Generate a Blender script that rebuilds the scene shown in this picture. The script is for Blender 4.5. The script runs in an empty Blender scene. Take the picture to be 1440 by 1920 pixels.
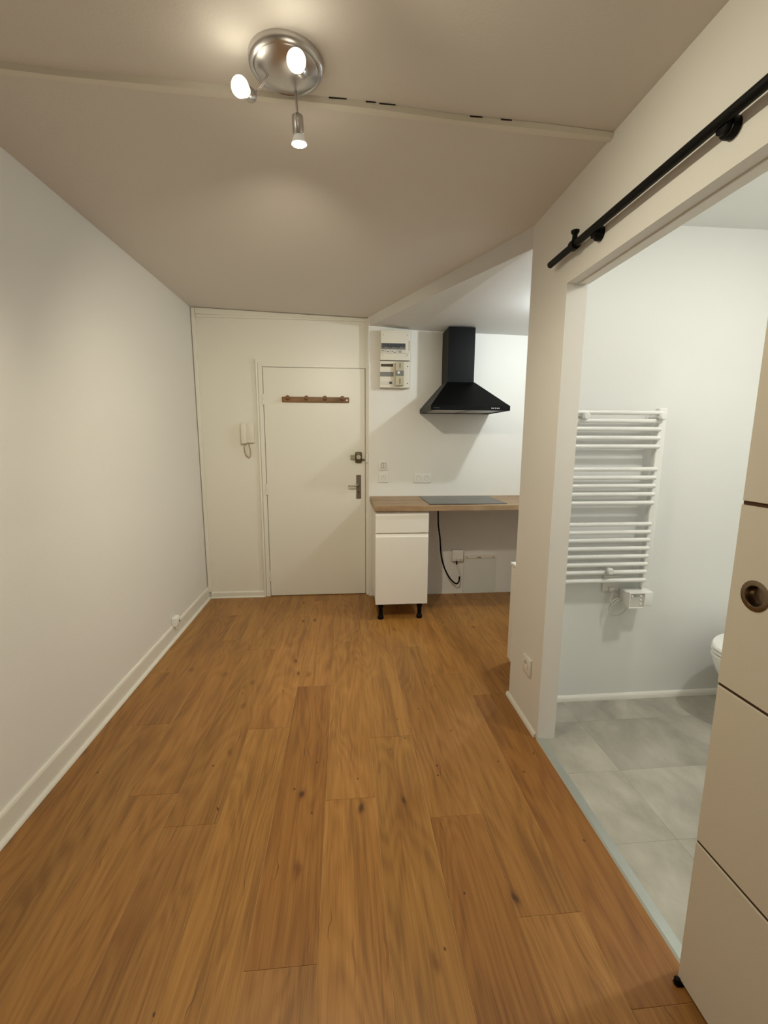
import bpy, bmesh, math, random
from mathutils import Vector, Matrix
random.seed(7)
S = bpy.context.scene
COL = S.collection

# ------------------------------------------------------------------ camera
cam_d = bpy.data.cameras.new('camera')
cam = bpy.data.objects.new('camera', cam_d)
COL.objects.link(cam)
cam_d.sensor_fit = 'VERTICAL'
cam_d.sensor_height = 36.0
cam_d.sensor_width = 27.0
cam_d.lens = 831.0 / 1920.0 * 36.0
cam_d.clip_start = 0.02
R = Matrix(((0.9960811, 0.0103270, -0.0878394), (-0.0883510, 0.1617994, -0.9828606), (0.0040624, 0.9867696, 0.1620778)))
M4 = R.to_4x4()
M4.translation = (0, 0, 1.38)
cam.matrix_world = M4
S.camera = cam

# ------------------------------------------------------------------ world, exposure
w = bpy.data.worlds.new('world')
S.world = w
w.use_nodes = True
w.node_tree.nodes['Background'].inputs[0].default_value = (0.02, 0.02, 0.025, 1)
w.node_tree.nodes['Background'].inputs[1].default_value = 0.3
S.view_settings.view_transform = 'Standard'
S.view_settings.look = 'None'
S.view_settings.exposure = 0.0
S.view_settings.gamma = 1.0
S.view_settings.use_curve_mapping = False

# light levels (watts) and colours of the three rooms' lamps
FRONT_W, FRONT_C = 34.0, (1.0, 0.93, 0.72)  # beams of the two heads turned to the viewer
DOWN_W, DOWN_C = 12.5, (1.0, 0.93, 0.72)  # beam of the head hanging down
BACK_W, BACK_C = 64.0, (1.0, 0.93, 0.72)  # added spot at that head, off its axis, to brighten the door wall
GLOW_W, GLOW_C = 0.35, (1.0, 0.93, 0.72)  # light of each glass bulb to all sides
KIT_W, KIT_C = 25.0, (0.89, 0.975, 1.0)  
BATH_W, BATH_C = 8.7, (1.0, 0.965, 0.89)  
BULB_E = 2.6


# ------------------------------------------------------------------ materials
def lin(c):
    return tuple((v / 12.92 if v <= 0.04045 else ((v + 0.055) / 1.055) ** 2.4) for v in c)


def rgb(r, g, b):
    return lin((r / 255, g / 255, b / 255)) + (1.0,)


MATS = {}


def mat(name, col, rough=0.5, metal=0.0, bump=0.0, bscale=200.0, var=0.0, vscale=6.0, emit=0.0, ecol=None, spec=0.5,
        trans=0.0):
    if name in MATS:
        return MATS[name]
    m = bpy.data.materials.new(name)
    m.use_nodes = True
    nt = m.node_tree
    b = nt.nodes['Principled BSDF']
    b.inputs['Base Color'].default_value = col
    b.inputs['Roughness'].default_value = rough
    b.inputs['Metallic'].default_value = metal
    b.inputs['Specular IOR Level'].default_value = spec
    if trans:
        b.inputs['Transmission Weight'].default_value = trans
    if emit:
        b.inputs['Emission Color'].default_value = ecol or col
        b.inputs['Emission Strength'].default_value = emit
    tc = nt.nodes.new('ShaderNodeTexCoord')
    if var:
        n = nt.nodes.new('ShaderNodeTexNoise')
        n.inputs['Scale'].default_value = vscale
        n.inputs['Detail'].default_value = 5
        nt.links.new(tc.outputs['Object'], n.inputs['Vector'])
        mx = nt.nodes.new('ShaderNodeMix')
        mx.data_type = 'RGBA'
        mx.inputs['A'].default_value = tuple(c * (1 - var) for c in col[:3]) + (1,)
        mx.inputs['B'].default_value = tuple(min(1, c * (1 + var)) for c in col[:3]) + (1,)
        nt.links.new(n.outputs['Fac'], mx.inputs['Factor'])
        nt.links.new(mx.outputs['Result'], b.inputs['Base Color'])
    if bump:
        n2 = nt.nodes.new('ShaderNodeTexNoise')
        n2.inputs['Scale'].default_value = bscale
        n2.inputs['Detail'].default_value = 3
        nt.links.new(tc.outputs['Object'], n2.inputs['Vector'])
        bp = nt.nodes.new('ShaderNodeBump')
        bp.inputs['Strength'].default_value = bump
        bp.inputs['Distance'].default_value = 0.002
        nt.links.new(n2.outputs['Fac'], bp.inputs['Height'])
        nt.links.new(bp.outputs['Normal'], b.inputs['Normal'])
    MATS[name] = m
    return m


def node(nt, kind, **kw):
    n = nt.nodes.new(kind)
    for k, v in kw.items():
        setattr(n, k, v)
    return n


def wood_mat(name, c_lo, c_mid, c_hi, knots=True, rough=0.42, axis='Y'):
    """Oak: grain along the local axis; per-plank tint from the object colour."""
    m = bpy.data.materials.new(name)
    m.use_nodes = True
    nt = m.node_tree
    L = nt.links.new
    b = nt.nodes['Principled BSDF']
    b.inputs['Roughness'].default_value = rough
    tc = node(nt, 'ShaderNodeTexCoord')
    oi = node(nt, 'ShaderNodeObjectInfo')
    mul = node(nt, 'ShaderNodeMath', operation='MULTIPLY')
    mul.inputs[1].default_value = 37.0
    L(oi.outputs['Random'], mul.inputs[0])
    cmb = node(nt, 'ShaderNodeCombineXYZ')
    L(mul.outputs[0], cmb.inputs[0])
    L(mul.outputs[0], cmb.inputs[1])
    rot = node(nt, 'ShaderNodeMapping')
    if axis == 'X':
        rot.inputs['Rotation'].default_value = (0, 0, math.pi / 2)
    L(tc.outputs['Object'], rot.inputs['Vector'])
    add = node(nt, 'ShaderNodeVectorMath', operation='ADD')
    L(rot.outputs[0], add.inputs[0])
    L(cmb.outputs[0], add.inputs[1])

    def mp(sx, sy):
        q = node(nt, 'ShaderNodeMapping')
        q.inputs['Scale'].default_value = (sx, sy, 1)
        L(add.outputs[0], q.inputs['Vector'])
        return q.outputs[0]

    def noise(vec, detail=4, rough=0.55, dist=0.0):
        q = node(nt, 'ShaderNodeTexNoise')
        q.inputs['Scale'].default_value = 1.0
        q.inputs['Detail'].default_value = detail
        q.inputs['Roughness'].default_value = rough
        q.inputs['Distortion'].default_value = dist
        L(vec, q.inputs['Vector'])
        return q.outputs['Fac']

    def math2(op, a, bb):
        q = node(nt, 'ShaderNodeMath', operation=op)
        for i, v in ((0, a), (1, bb)):
            if isinstance(v, (int, float)):
                q.inputs[i].default_value = v
            else:
                L(v, q.inputs[i])
        return q.outputs[0]

    broad = noise(mp(9.0, 1.1), 5, 0.6, 0.9)
    fine = noise(mp(190.0, 4.0), 4, 0.7)
    mid = noise(mp(45.0, 1.8), 4, 0.6, 0.8)
    # cathedral figure: rings of a stretched distance field
    ring = noise(mp(5.0, 0.75), 2, 0.45, 0.3)
    rs = math2('SINE', math2('MULTIPLY', ring, 120.0), 0)
    g = math2('ADD', math2('MULTIPLY', broad, 0.34), math2('MULTIPLY', mid, 0.24))
    g = math2('ADD', g, math2('MULTIPLY', fine, 0.31))
    g = math2('ADD', g, math2('MULTIPLY', rs, 0.030))
    ramp = node(nt, 'ShaderNodeValToRGB')
    e = ramp.color_ramp.elements
    e[0].position = 0.36
    e[0].color = c_lo
    e[1].position = 0.57
    e[1].color = c_hi
    k = e.new(0.44)
    k.color = c_mid
    L(g, ramp.inputs[0])
    col = ramp.outputs[0]
    if knots:
        warp = node(nt, 'ShaderNodeTexNoise')
        warp.inputs['Scale'].default_value = 9.0
        L(add.outputs[0], warp.inputs['Vector'])
        wv = node(nt, 'ShaderNodeVectorMath', operation='SCALE')
        wv.inputs['Scale'].default_value = 0.05
        L(warp.outputs['Color'], wv.inputs[0])
        ad2 = node(nt, 'ShaderNodeVectorMath', operation='ADD')
        L(add.outputs[0], ad2.inputs[0])
        L(wv.outputs[0], ad2.inputs[1])

        def knot(sx, sy, thr_in, thr_out, keep, darkcol, amount):
            nonlocal col
            q = node(nt, 'ShaderNodeMapping')
            q.inputs['Scale'].default_value = (sx, sy, 1)
            L(ad2.outputs[0], q.inputs['Vector'])
            v = node(nt, 'ShaderNodeTexVoronoi', voronoi_dimensions='2D')
            v.inputs['Scale'].default_value = 1.0
            L(q.outputs[0], v.inputs['Vector'])
            sep = node(nt, 'ShaderNodeSeparateColor')
            L(v.outputs['Color'], sep.inputs[0])
            kp = math2('LESS_THAN', sep.outputs[0], keep)
            mr = node(nt, 'ShaderNodeMapRange', interpolation_type='SMOOTHSTEP')
            mr.inputs['From Min'].default_value = thr_in
            mr.inputs['From Max'].default_value = thr_out
            mr.inputs['To Min'].default_value = 1.0
            mr.inputs['To Max'].default_value = 0.0
            L(v.outputs['Distance'], mr.inputs['Value'])
            f = math2('MULTIPLY', math2('MULTIPLY', mr.outputs[0], kp), amount)
            mx = node(nt, 'ShaderNodeMix', data_type='RGBA')
            L(f, mx.inputs['Factor'])
            L(col, mx.inputs['A'])
            mx.inputs['B'].default_value = darkcol
            col = mx.outputs['Result']

        dk = lambda f: (c_lo[0] * f * 1.12, c_lo[1] * f * 0.90, c_lo[2] * f * 0.72, 1)
        knot(4.2, 1.3, 0.0, 0.34, 0.40, dk(0.80), 0.42)     # wide brown zones
        knot(5.0, 2.4, 0.01, 0.11, 0.34, dk(0.58), 0.7)    # halo
        knot(5.0, 2.4, 0.015, 0.055, 0.22, dk(0.25), 0.9)   # heart
        knot(22.0, 1.1, 0.02, 0.12, 0.12, dk(0.66), 0.55)    # long streaks
        knot(60.0, 1.6, 0.02, 0.12, 0.05, dk(0.42), 0.8)    # fine splits
        knot(13.0, 8.0, 0.03, 0.06, 0.07, dk(0.28), 0.9)    # pin knots
    tint = node(nt, 'ShaderNodeMix', data_type='RGBA', blend_type='MULTIPLY')
    tint.inputs['Factor'].default_value = 1.0
    L(col, tint.inputs['A'])
    L(oi.outputs['Color'], tint.inputs['B'])
    L(tint.outputs['Result'], b.inputs['Base Color'])
    bp = node(nt, 'ShaderNodeBump')
    bp.inputs['Strength'].default_value = 0.12
    bp.inputs['Distance'].default_value = 0.001
    L(fine, bp.inputs['Height'])
    L(bp.outputs['Normal'], b.inputs['Normal'])
    MATS[name] = m
    return m


def tile_mat(name):
    """grey concrete-look vinyl with cloudy patches; tint per tile from the object colour"""
    m = bpy.data.materials.new(name)
    m.use_nodes = True
    nt = m.node_tree
    L = nt.links.new
    b = nt.nodes['Principled BSDF']
    b.inputs['Roughness'].default_value = 0.45
    tc = node(nt, 'ShaderNodeTexCoord')
    oi = node(nt, 'ShaderNodeObjectInfo')
    mul = node(nt, 'ShaderNodeMath', operation='MULTIPLY')
    mul.inputs[1].default_value = 23.0
    L(oi.outputs['Random'], mul.inputs[0])
    add = node(nt, 'ShaderNodeVectorMath', operation='ADD')
    L(tc.outputs['Object'], add.inputs[0])
    L(mul.outputs[0], add.inputs[1])
    mp = node(nt, 'ShaderNodeMapping')
    mp.inputs['Rotation'].default_value = (0, 0, 0.5)
    mp.inputs['Scale'].default_value = (5.0, 3.2, 1)
    L(add.outputs[0], mp.inputs['Vector'])
    n = node(nt, 'ShaderNodeTexNoise')
    n.inputs['Scale'].default_value = 1.0
    n.inputs['Detail'].default_value = 9
    n.inputs['Roughness'].default_value = 0.6
    n.inputs['Distortion'].default_value = 0.25
    L(mp.outputs[0], n.inputs['Vector'])
    r = node(nt, 'ShaderNodeValToRGB')
    e = r.color_ramp.elements
    e[0].position = 0.33
    e[0].color = rgb(150, 147, 136)
    e[1].position = 0.66
    e[1].color = rgb(190, 186, 174)
    L(n.outputs['Fac'], r.inputs[0])
    t = node(nt, 'ShaderNodeMix', data_type='RGBA', blend_type='MULTIPLY')
    t.inputs['Factor'].default_value = 1.0
    L(r.outputs[0], t.inputs['A'])
    L(oi.outputs['Color'], t.inputs['B'])
    L(t.outputs['Result'], b.inputs['Base Color'])
    MATS[name] = m
    return m


WALL = mat('wall_paint', rgb(232, 229, 222), 0.6, bump=0.25, bscale=160)
CEIL = mat('ceiling_paint', rgb(226, 220, 213), 0.7, bump=0.3, bscale=130)
GLOSS = mat('gloss_paint', rgb(232, 228, 216), 0.38, bump=0.12, bscale=60)
SKIRT = mat('skirting_paint', rgb(228, 224, 212), 0.4, bump=0.15, bscale=70)
BATHW = mat('bath_wall_paint', rgb(236, 238, 235), 0.5, bump=0.15, bscale=160)
WHITEP = mat('white_plastic', rgb(236, 234, 228), 0.35)
OFFWH = mat('ivory_plastic', rgb(226, 220, 205), 0.4)
LAQ = mat('cabinet_lacquer', rgb(240, 236, 228), 0.45)
ENAMEL = mat('radiator_enamel', rgb(240, 241, 238), 0.25)
CERAM = mat('ceramic', rgb(245, 246, 244), 0.12)
BLACK = mat('black_powder_coat', rgb(8, 7, 6), 0.45, spec=0.15)
HOODB = mat('hood_black', rgb(4, 4, 4), 0.42, spec=0.12)
DARK = mat('dark_void', rgb(40, 34, 26), 0.8)
GREYP = mat('grey_plastic', rgb(120, 120, 116), 0.45)
BRKR = mat('breaker_dark', rgb(62, 68, 74), 0.4, var=0.5, vscale=60)
CHROME = mat('chrome', rgb(200, 197, 196), 0.3, metal=1.0)
STEEL = mat('brushed_steel', rgb(150, 142, 130), 0.35, metal=1.0)
BRONZE = mat('dull_bronze', rgb(92, 82, 58), 0.45, metal=0.6)
NICKEL = mat('dark_nickel', rgb(128, 112, 92), 0.28, metal=1.0)
ALU = mat('aluminium', rgb(190, 196, 192), 0.4, metal=0.75, var=0.06, vscale=12)
FILT = mat('filter_mesh', rgb(170, 170, 165), 0.4, metal=0.6, bump=0.4, bscale=350)
GLASSB = mat('hob_glass', rgb(14, 15, 15), 0.2, var=0.4, vscale=220, spec=0.22)
RAWMDF = mat('raw_mdf', rgb(74, 48, 26), 0.9)
DOORW = mat('sliding_door_paint', rgb(216, 208, 192), 0.5, bump=0.1, bscale=300)
KCEIL = mat('kitchen_ceiling_paint', rgb(226, 224, 220), 0.7, bump=0.2, bscale=130)
CABLEW = mat('cable_white', rgb(214, 210, 200), 0.5)
PINK = mat('ink_marks', rgb(60, 60, 62), 0.7)
WOODF = wood_mat('oak_laminate', rgb(133, 90, 40), rgb(157, 109, 50), rgb(177, 128, 66))
WOODT = wood_mat('oak_worktop', rgb(128, 100, 70), rgb(152, 124, 92), rgb(170, 143, 110), knots=False, axis='X', rough=0.5)
PEGW = wood_mat('brown_wood', rgb(104, 72, 40), rgb(128, 92, 56), rgb(148, 110, 70), knots=False, axis='X', rough=0.5)
TILE = tile_mat('grey_vinyl')


# ------------------------------------------------------------------ mesh helpers
def bx(bm, x0, x1, y0, y1, z0, z1, bev=0.0, seg=2):
    r = bmesh.ops.create_cube(bm, size=1.0)
    vs = r['verts']
    for v in vs:
        v.co = Vector(((x0 + x1) / 2 + v.co.x * (x1 - x0), (y0 + y1) / 2 + v.co.y * (y1 - y0), (z0 + z1) / 2 + v.co.z * (z1 - z0)))
    if bev > 0:
        es = list({e for v in vs for e in v.link_edges})
        bmesh.ops.bevel(bm, geom=es, offset=bev, segments=seg, affect='EDGES', profile=0.5)
    return bm


def B(*a, **k):
    return bx(bmesh.new(), *a, **k)


def prism(bm, pts_bot, pts_top):
    """closed solid between two matching loops of 3-D points"""
    a = [bm.verts.new(p) for p in pts_bot]
    b = [bm.verts.new(p) for p in pts_top]
    n = len(a)
    bm.faces.new(a[::-1])
    bm.faces.new(b)
    for i in range(n):
        bm.faces.new((a[i], a[(i + 1) % n], b[(i + 1) % n], b[i]))
    bmesh.ops.recalc_face_normals(bm, faces=bm.faces[:])
    return bm


def frame_of(d):
    d = Vector(d).normalized()
    u = Vector((0, 0, 1)) if abs(d.z) < 0.9 else Vector((1, 0, 0))
    s = d.cross(u).normalized()
    return s, d.cross(s).normalized(), d


def lathe(bm, o, d, prof, n=24):
    """prof: list of (radius, distance along d) from o; closed with fans where the radius is 0"""
    s, t, d = frame_of(d)
    o = Vector(o)
    rings = []
    for r, h in prof:
        if r < 1e-6:
            rings.append([bm.verts.new(o + d * h)])
        else:
            rings.append([bm.verts.new(o + d * h + (s * math.cos(2 * math.pi * i / n) + t * math.sin(2 * math.pi * i / n)) * r) for i in range(n)])
    for a, b in zip(rings, rings[1:]):
        for i in range(n):
            j = (i + 1) % n
            if len(a) == 1 and len(b) == 1:
                continue
            if len(a) == 1:
                bm.faces.new((a[0], b[i], b[j]))
            elif len(b) == 1:
                bm.faces.new((a[i], b[0], a[j]))
            else:
                bm.faces.new((a[i], b[i], b[j], a[j]))
    bmesh.ops.recalc_face_normals(bm, faces=bm.faces[:])
    return bm


def cyl(bm, a, b, r, n=20, bev=0.0):
    a, b = Vector(a), Vector(b)
    L = (b - a).length
    c = min(bev, r * 0.9)
    if c > 0:
        return lathe(bm, a, b - a, [(0, 0), (r - c, 0), (r, c), (r, L - c), (r - c, L), (0, L)], n)
    return lathe(bm, a, b - a, [(0, 0), (r, 0), (r, L), (0, L)], n)


def smooth_path(pts, k=8):
    P = [Vector(p) for p in pts]
    P = [P[0] * 2 - P[1]] + P + [P[-1] * 2 - P[-2]]
    out = []
    for i in range(1, len(P) - 2):
        for j in range(k):
            t = j / k
            p0, p1, p2, p3 = P[i - 1], P[i], P[i + 1], P[i + 2]
            out.append(0.5 * ((2 * p1) + (p2 - p0) * t + (2 * p0 - 5 * p1 + 4 * p2 - p3) * t * t + (3 * p1 - p0 - 3 * p2 + p3) * t ** 3))
    out.append(P[-2])
    return out


def tube(bm, pts, r, n=10, k=8):
    P = smooth_path(pts, k) if k else [Vector(p) for p in pts]
    rings = []
    prev = None
    for i, p in enumerate(P):
        d = (P[min(i + 1, len(P) - 1)] - P[max(i - 1, 0)]).normalized()
        if prev is None:
            s, t, _ = frame_of(d)
        else:
            s = (prev - d * prev.dot(d)).normalized()
            t = d.cross(s)
        prev = s
        rings.append([bm.verts.new(p + (s * math.cos(2 * math.pi * j / n) + t * math.sin(2 * math.pi * j / n)) * r) for j in range(n)])
    for a, b in zip(rings, rings[1:]):
        for i in range(n):
            j = (i + 1) % n
            bm.faces.new((a[i], a[j], b[j], b[i]))
    bm.faces.new(rings[0][::-1])
    bm.faces.new(rings[-1])
    bmesh.ops.recalc_face_normals(bm, faces=bm.faces[:])
    return bm


def obj(name, bm, m, parent=None, smooth=False, loc=None):
    me = bpy.data.meshes.new(name)
    bm.to_mesh(me)
    bm.free()
    me.materials.append(m)
    if smooth:
        for p in me.polygons:
            p.use_smooth = True
        try:
            me.set_sharp_from_angle(angle=math.radians(38))
        except Exception:
            pass
    o = bpy.data.objects.new(name, me)
    COL.objects.link(o)
    if loc is not None:
        o.location = loc
    if parent is not None:
        o.parent = parent
        if parent.location.length:
            o.matrix_parent_inverse = Matrix.Translation(-parent.location)
            if parent.parent and parent.parent.location.length:
                o.matrix_parent_inverse = Matrix.Translation(-parent.location - parent.parent.location)
    return o


def thing(name, label, cat, loc=(0, 0, 0), group=None):
    o = bpy.data.objects.new(name, None)
    COL.objects.link(o)
    o.empty_display_size = 0.05
    o.location = loc
    o['label'] = label
    o['category'] = cat
    if group:
        o['group'] = group
    return o


def tag(o, label, cat, group=None):
    o['label'] = label
    o['category'] = cat
    if group:
        o['group'] = group
    return o


def struct(name, bm, m, label, cat, parent=None, smooth=False):
    o = obj(name, bm, m, parent, smooth)
    if parent is None:
        o['kind'] = 'structure'
        o['label'] = label
        o['category'] = cat
    return o


# ------------------------------------------------------------------ the shell
XL, XR, XJ = -1.20, 0.882, 0.967          # left wall, right wall face, bathroom side of it
YB, YK, YF = 3.84, 3.785, -1.9            # door wall, kitchen wall, wall behind the camera
XKR, XBR = 2.25, 2.36                     # far ends of kitchen and bathroom
PY, JY, OY = 2.16, 1.80, 0.89             # wall end, door jamb, other side of the opening
BY = 2.09                                 # bathroom back wall
LINT = 1.99

struct('wall_left', B(XL - 0.1, XL, YF - 0.1, YB + 0.1, -0.05, 2.6), WALL, 'long bare white left wall', 'wall')
DL, DR, DT = -0.662, 0.182, 1.962         # door opening
bm = bmesh.new()
bx(bm, XL, DL, YB, YB + 0.12, -0.05, 2.6)
bx(bm, DL, DR, YB, YB + 0.12, DT, 2.6)
bx(bm, DR, 0.205, YB, YB + 0.12, -0.05, 2.6)
struct('wall_back', bm, GLOSS, 'painted wall around the entrance door', 'wall')
struct('wall_kitchen', B(0.205, XKR, YK, YB + 0.12, -0.05, 2.6), WALL, 'white kitchen wall behind the worktop', 'wall')
struct('wall_kitchen_side', B(XKR, XKR + 0.1, PY, YB + 0.12, -0.05, 2.6), WALL, 'white side wall at the far end of the kitchen', 'wall')
bm = bmesh.new()
bx(bm, XR, XJ, JY, PY, -0.05, 2.6)
bx(bm, XR, XJ, OY, JY, LINT, 2.6)
bx(bm, XR, XJ, YF - 0.1, OY, -0.05, 2.6)
struct('wall_right', bm, WALL, 'white right wall with the bathroom opening', 'wall')
struct('wall_bath_back', B(XJ, XBR + 0.1, BY, PY, -0.05, 2.6), BATHW, 'white bathroom wall carrying the towel radiator', 'wall')
struct('wall_bath_right', B(XBR, XBR + 0.1, 0.1, BY, -0.05, 2.6), BATHW, 'white bathroom wall behind the toilet', 'wall')
struct('wall_bath_front', B(XJ, XBR + 0.1, 0.0, 0.1, -0.05, 2.6), BATHW, 'white bathroom wall nearest the viewer', 'wall')
struct('wall_front', B(XL - 0.1, XJ, YF - 0.1, YF, -0.05, 2.6), WALL, 'white wall behind the viewer', 'wall')

# ceiling: two boards that meet at the seam, sagging a little towards the right and the back
SL, SR = 1.485, 1.556
bm = bmesh.new()
lo = [(XL, YF, 2.397), (XR, YF, 2.368), (XR, SR, 2.367), (XL, SL, 2.400)]
prism(bm, lo, [(x, y, 2.55) for x, y, z in lo])
lo = [(XL, SL, 2.394), (XR, SR, 2.357), (XR, PY, 2.352), (0.196, YB, 2.356), (XL, YB, 2.404)]
prism(bm, lo, [(x, y, 2.55) for x, y, z in lo])
struct('ceiling', bm, CEIL, 'off white ceiling with a painted seam', 'ceiling')
bm = bmesh.new()
front = [(0.190, YB + 0.01, 2.289), (0.575, 2.912, 2.272), (XR, PY, 2.256), (XKR, PY, 2.240)]
back = [(0.190, YB + 0.04, 2.289), (0.575, YK + 0.04, 2.262), (XR, YK + 0.04, 2.253), (XKR, YK + 0.04, 2.228)]
for i in range(3):
    lo = [front[i], front[i + 1], back[i + 1], back[i]]
    prism(bm, lo, [(x, y, 2.56) for x, y, z in lo])
struct('ceiling_kitchen', bm, KCEIL, 'lower white kitchen ceiling with a slanting front beam', 'ceiling')
struct('ceiling_bath', B(XJ, XBR, 0.1, BY, 2.352, 2.5), BATHW, 'white bathroom ceiling', 'ceiling')

# seam batten, slightly wavy, with dark slivers along its front edge painting the shade in cracks
bm = bmesh.new()
N = 40
va, vb, vc, vd = [], [], [], []
for i in range(N + 1):
    t = i / N
    x = XL + (XR - XL) * t
    y = SL + (SR - SL) * t + 0.004 * math.sin(t * 9)
    zc = 2.397 + (2.362 - 2.397) * t
    wd = 0.014 + 0.003 * math.sin(t * 23)
    va.append(bm.verts.new((x, y - wd, zc + 0.004)))
    vb.append(bm.verts.new((x, y - wd * 0.7, zc - 0.011)))
    vc.append(bm.verts.new((x, y + wd * 0.7, zc - 0.013)))
    vd.append(bm.verts.new((x, y + wd, zc + 0.002)))
for i in range(N):
    for p, q in ((va, vb), (vb, vc), (vc, vd)):
        bm.faces.new((p[i], p[i + 1], q[i + 1], q[i]))
bmesh.ops.recalc_face_normals(bm, faces=bm.faces[:])
tr = struct('trim_1', bm, GLOSS, 'painted batten over the ceiling seam', 'trim', smooth=True)
for x0, x1 in ((-0.035, 0.018), (0.075, 0.105), (0.115, 0.165), (0.40, 0.44), (0.50, 0.535)):
    t0 = ((x0 + x1) / 2 - XL) / (XR - XL)
    y = SL + (SR - SL) * t0 + 0.004 * math.sin(t0 * 9) - (0.014 + 0.003 * math.sin(t0 * 23)) * 1.02
    zc = 2.397 - 0.035 * t0
    obj('crack', B(x0, x1, y - 0.0009, y + 0.0009, zc + 0.0012, zc + 0.01), DARK, tr)

# ------------------------------------------------------------------ floors
bm = bmesh.new()
bx(bm, XL, XR, YF, YB + 0.12, -0.06, -0.0015)
bx(bm, XR, XKR, PY, YB + 0.12, -0.06, -0.0015)
floor = struct('floor', bm, mat('underlay', rgb(206, 166, 112), 0.8), 'oak laminate floor of long planks', 'floor')
PW, PL = 0.193, 1.36
rows = {  # left edge index -> joint offset read off the floor
    -7: 0.55, -6: 1.20, -5: 0.70, -4: 0.25, -3: 1.452, -2: 0.625, -1: 0.980, 0: 0.165, 1: 0.515, 2: 1.412 - 1.36, 3: 1.048, 4: 0.818,
    5: 0.35, 6: 0.90, 7: 0.1, 8: 0.62, 9: 1.1, 10: 0.3, 11: 0.8}
special = {(-1, 0): (0.86, 0.78, 0.66), (2, 0): (0.82, 0.75, 0.66), (4, 0): (0.84, 0.76, 0.66), (4, 1): (0.96, 0.94, 0.92), (1, 0): (0.98, 1.0, 0.96), (0, 1): (1.02, 1.0, 0.98), (0, 0): (1.06, 1.04, 1.0)}
cache = {}
for k, off in rows.items():
    x0 = 0.108 + (k - 1) * PW
    x1 = x0 + PW
    ymin = YF if x0 < 0.8 else PY - 0.002
    ymax = YB + 0.06 if x0 < 0.2 else YK
    x0c, x1c = max(x0, XL), min(x1, XKR)
    if x1c - x0c < 0.01:
        continue
    if x0 > 0.85:
        x0c = x0
    n0 = math.floor((ymin - off) / PL)
    for q in range(n0, n0 + 7):
        ya, yb = max(off + q * PL, ymin), min(off + (q + 1) * PL, ymax)
        if yb - ya < 0.02:
            continue
        key = (round(x1c - x0c, 4), round(yb - ya, 4))
        hx, hy = key[0] / 2 - 0.0006, key[1] / 2 - 0.0006
        if key not in cache:
            o = obj('plank', B(-hx, hx, -hy, hy, -0.012, 0.0, bev=0.0007, seg=1), WOODF, floor)
            cache[key] = o.data
        else:
            o = bpy.data.objects.new('plank', cache[key])
            COL.objects.link(o)
            o.parent = floor
        o.location = ((x0c + x1c) / 2, (ya + yb) / 2, 0)
        t = random.uniform(0.92, 1.06)
        c = (t, t * random.uniform(0.97, 1.01), t * random.uniform(0.94, 1.02))
        if k <= -3:
            c = tuple(v * 0.93 for v in c)
        if (k, q) in special:
            c = special[(k, q)]
        o.color = (*c, 1)

fb = struct('floor_bath', B(XR, XBR, 0.1, BY, -0.06, -0.006), mat('bath_underlay', rgb(120, 120, 116), 0.8), 'grey concrete look bathroom floor', 'floor')
TX, TY = 0.61, 0.33
cache = {}
for j in range(-4, 3):
    for i in range(-1, 3):
        x0, x1 = 1.148 + i * TX + (0 if j % 2 else 0.0), 1.148 + (i + 1) * TX
        y0, y1 = 1.58 + j * TY, 1.58 + (j + 1) * TY
        x0, x1, y0, y1 = max(x0, XJ - 0.055), min(x1, XBR), max(y0, 0.1), min(y1, BY)
        if x1 - x0 < 0.01 or y1 - y0 < 0.01:
            continue
        key = (round(x1 - x0, 4), round(y1 - y0, 4))
        hx, hy = key[0] / 2 - 0.0002, key[1] / 2 - 0.0002
        if key not in cache:
            o = obj('floor_tile', B(-hx, hx, -hy, hy, -0.006, 0.0, bev=0.0003, seg=1), TILE, fb)
            cache[key] = o.data
        else:
            o = bpy.data.objects.new('floor_tile', cache[key])
            COL.objects.link(o)
            o.parent = fb
        o.location = ((x0 + x1) / 2, (y0 + y1) / 2, 0.0)
        t = random.uniform(0.93, 1.05)
        o.color = (t, t, t, 1)

# aluminium threshold strip between the two floors
bm = bmesh.new()
prism(bm, [(XR - 0.004, OY, 0.0), (XR + 0.036, OY, 0.0), (XR + 0.036, JY, 0.0), (XR - 0.004, JY, 0.0)],
      [(XR + 0.002, OY, 0.006), (XR + 0.032, OY, 0.006), (XR + 0.032, JY - 0.001, 0.006), (XR + 0.002, JY - 0.001, 0.006)])
struct('trim_2', bm, ALU, 'aluminium threshold strip between wood and grey floor', 'threshold')

# ------------------------------------------------------------------ skirtings and wall trims
bm = bmesh.new()
prof = [(0, 0), (0.013, 0), (0.013, 0.088), (0.010, 0.097), (0.004, 0.101), (0, 0.101)]
prism(bm, [(XL + a, YF, z) for a, z in prof], [(XL + a, YB - 0.001, z) for a, z in prof])
bb = struct('baseboard_left', bm, SKIRT, 'white painted baseboard along the left wall', 'baseboard')
bm = bmesh.new()
q = [(0.013, 0)] + [(0.013 + 0.015 * math.cos(a), 0.015 * math.sin(a)) for a in [i * math.pi / 10 for i in range(6)]]
prism(bm, [(XL + a, YF, z) for a, z in q], [(XL + a, YB - 0.02, z) for a, z in q])
obj('quarter_round', bm, SKIRT, bb, smooth=True)
bm = bmesh.new()
prof = [(0, 0), (0.013, 0), (0.013, 0.044), (0.008, 0.051), (0, 0.052)]
prism(bm, [(XL + 0.03, YB - a, z) for a, z in prof], [(-0.712, YB - a, z) for a, z in prof])
bb = struct('baseboard_back', bm, SKIRT, 'low white baseboard left of the entrance door', 'baseboard')
bm = bmesh.new()
q = [(0.013, 0)] + [(0.013 + 0.011 * math.cos(a), 0.011 * math.sin(a)) for a in [i * math.pi / 10 for i in range(6)]]
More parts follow.
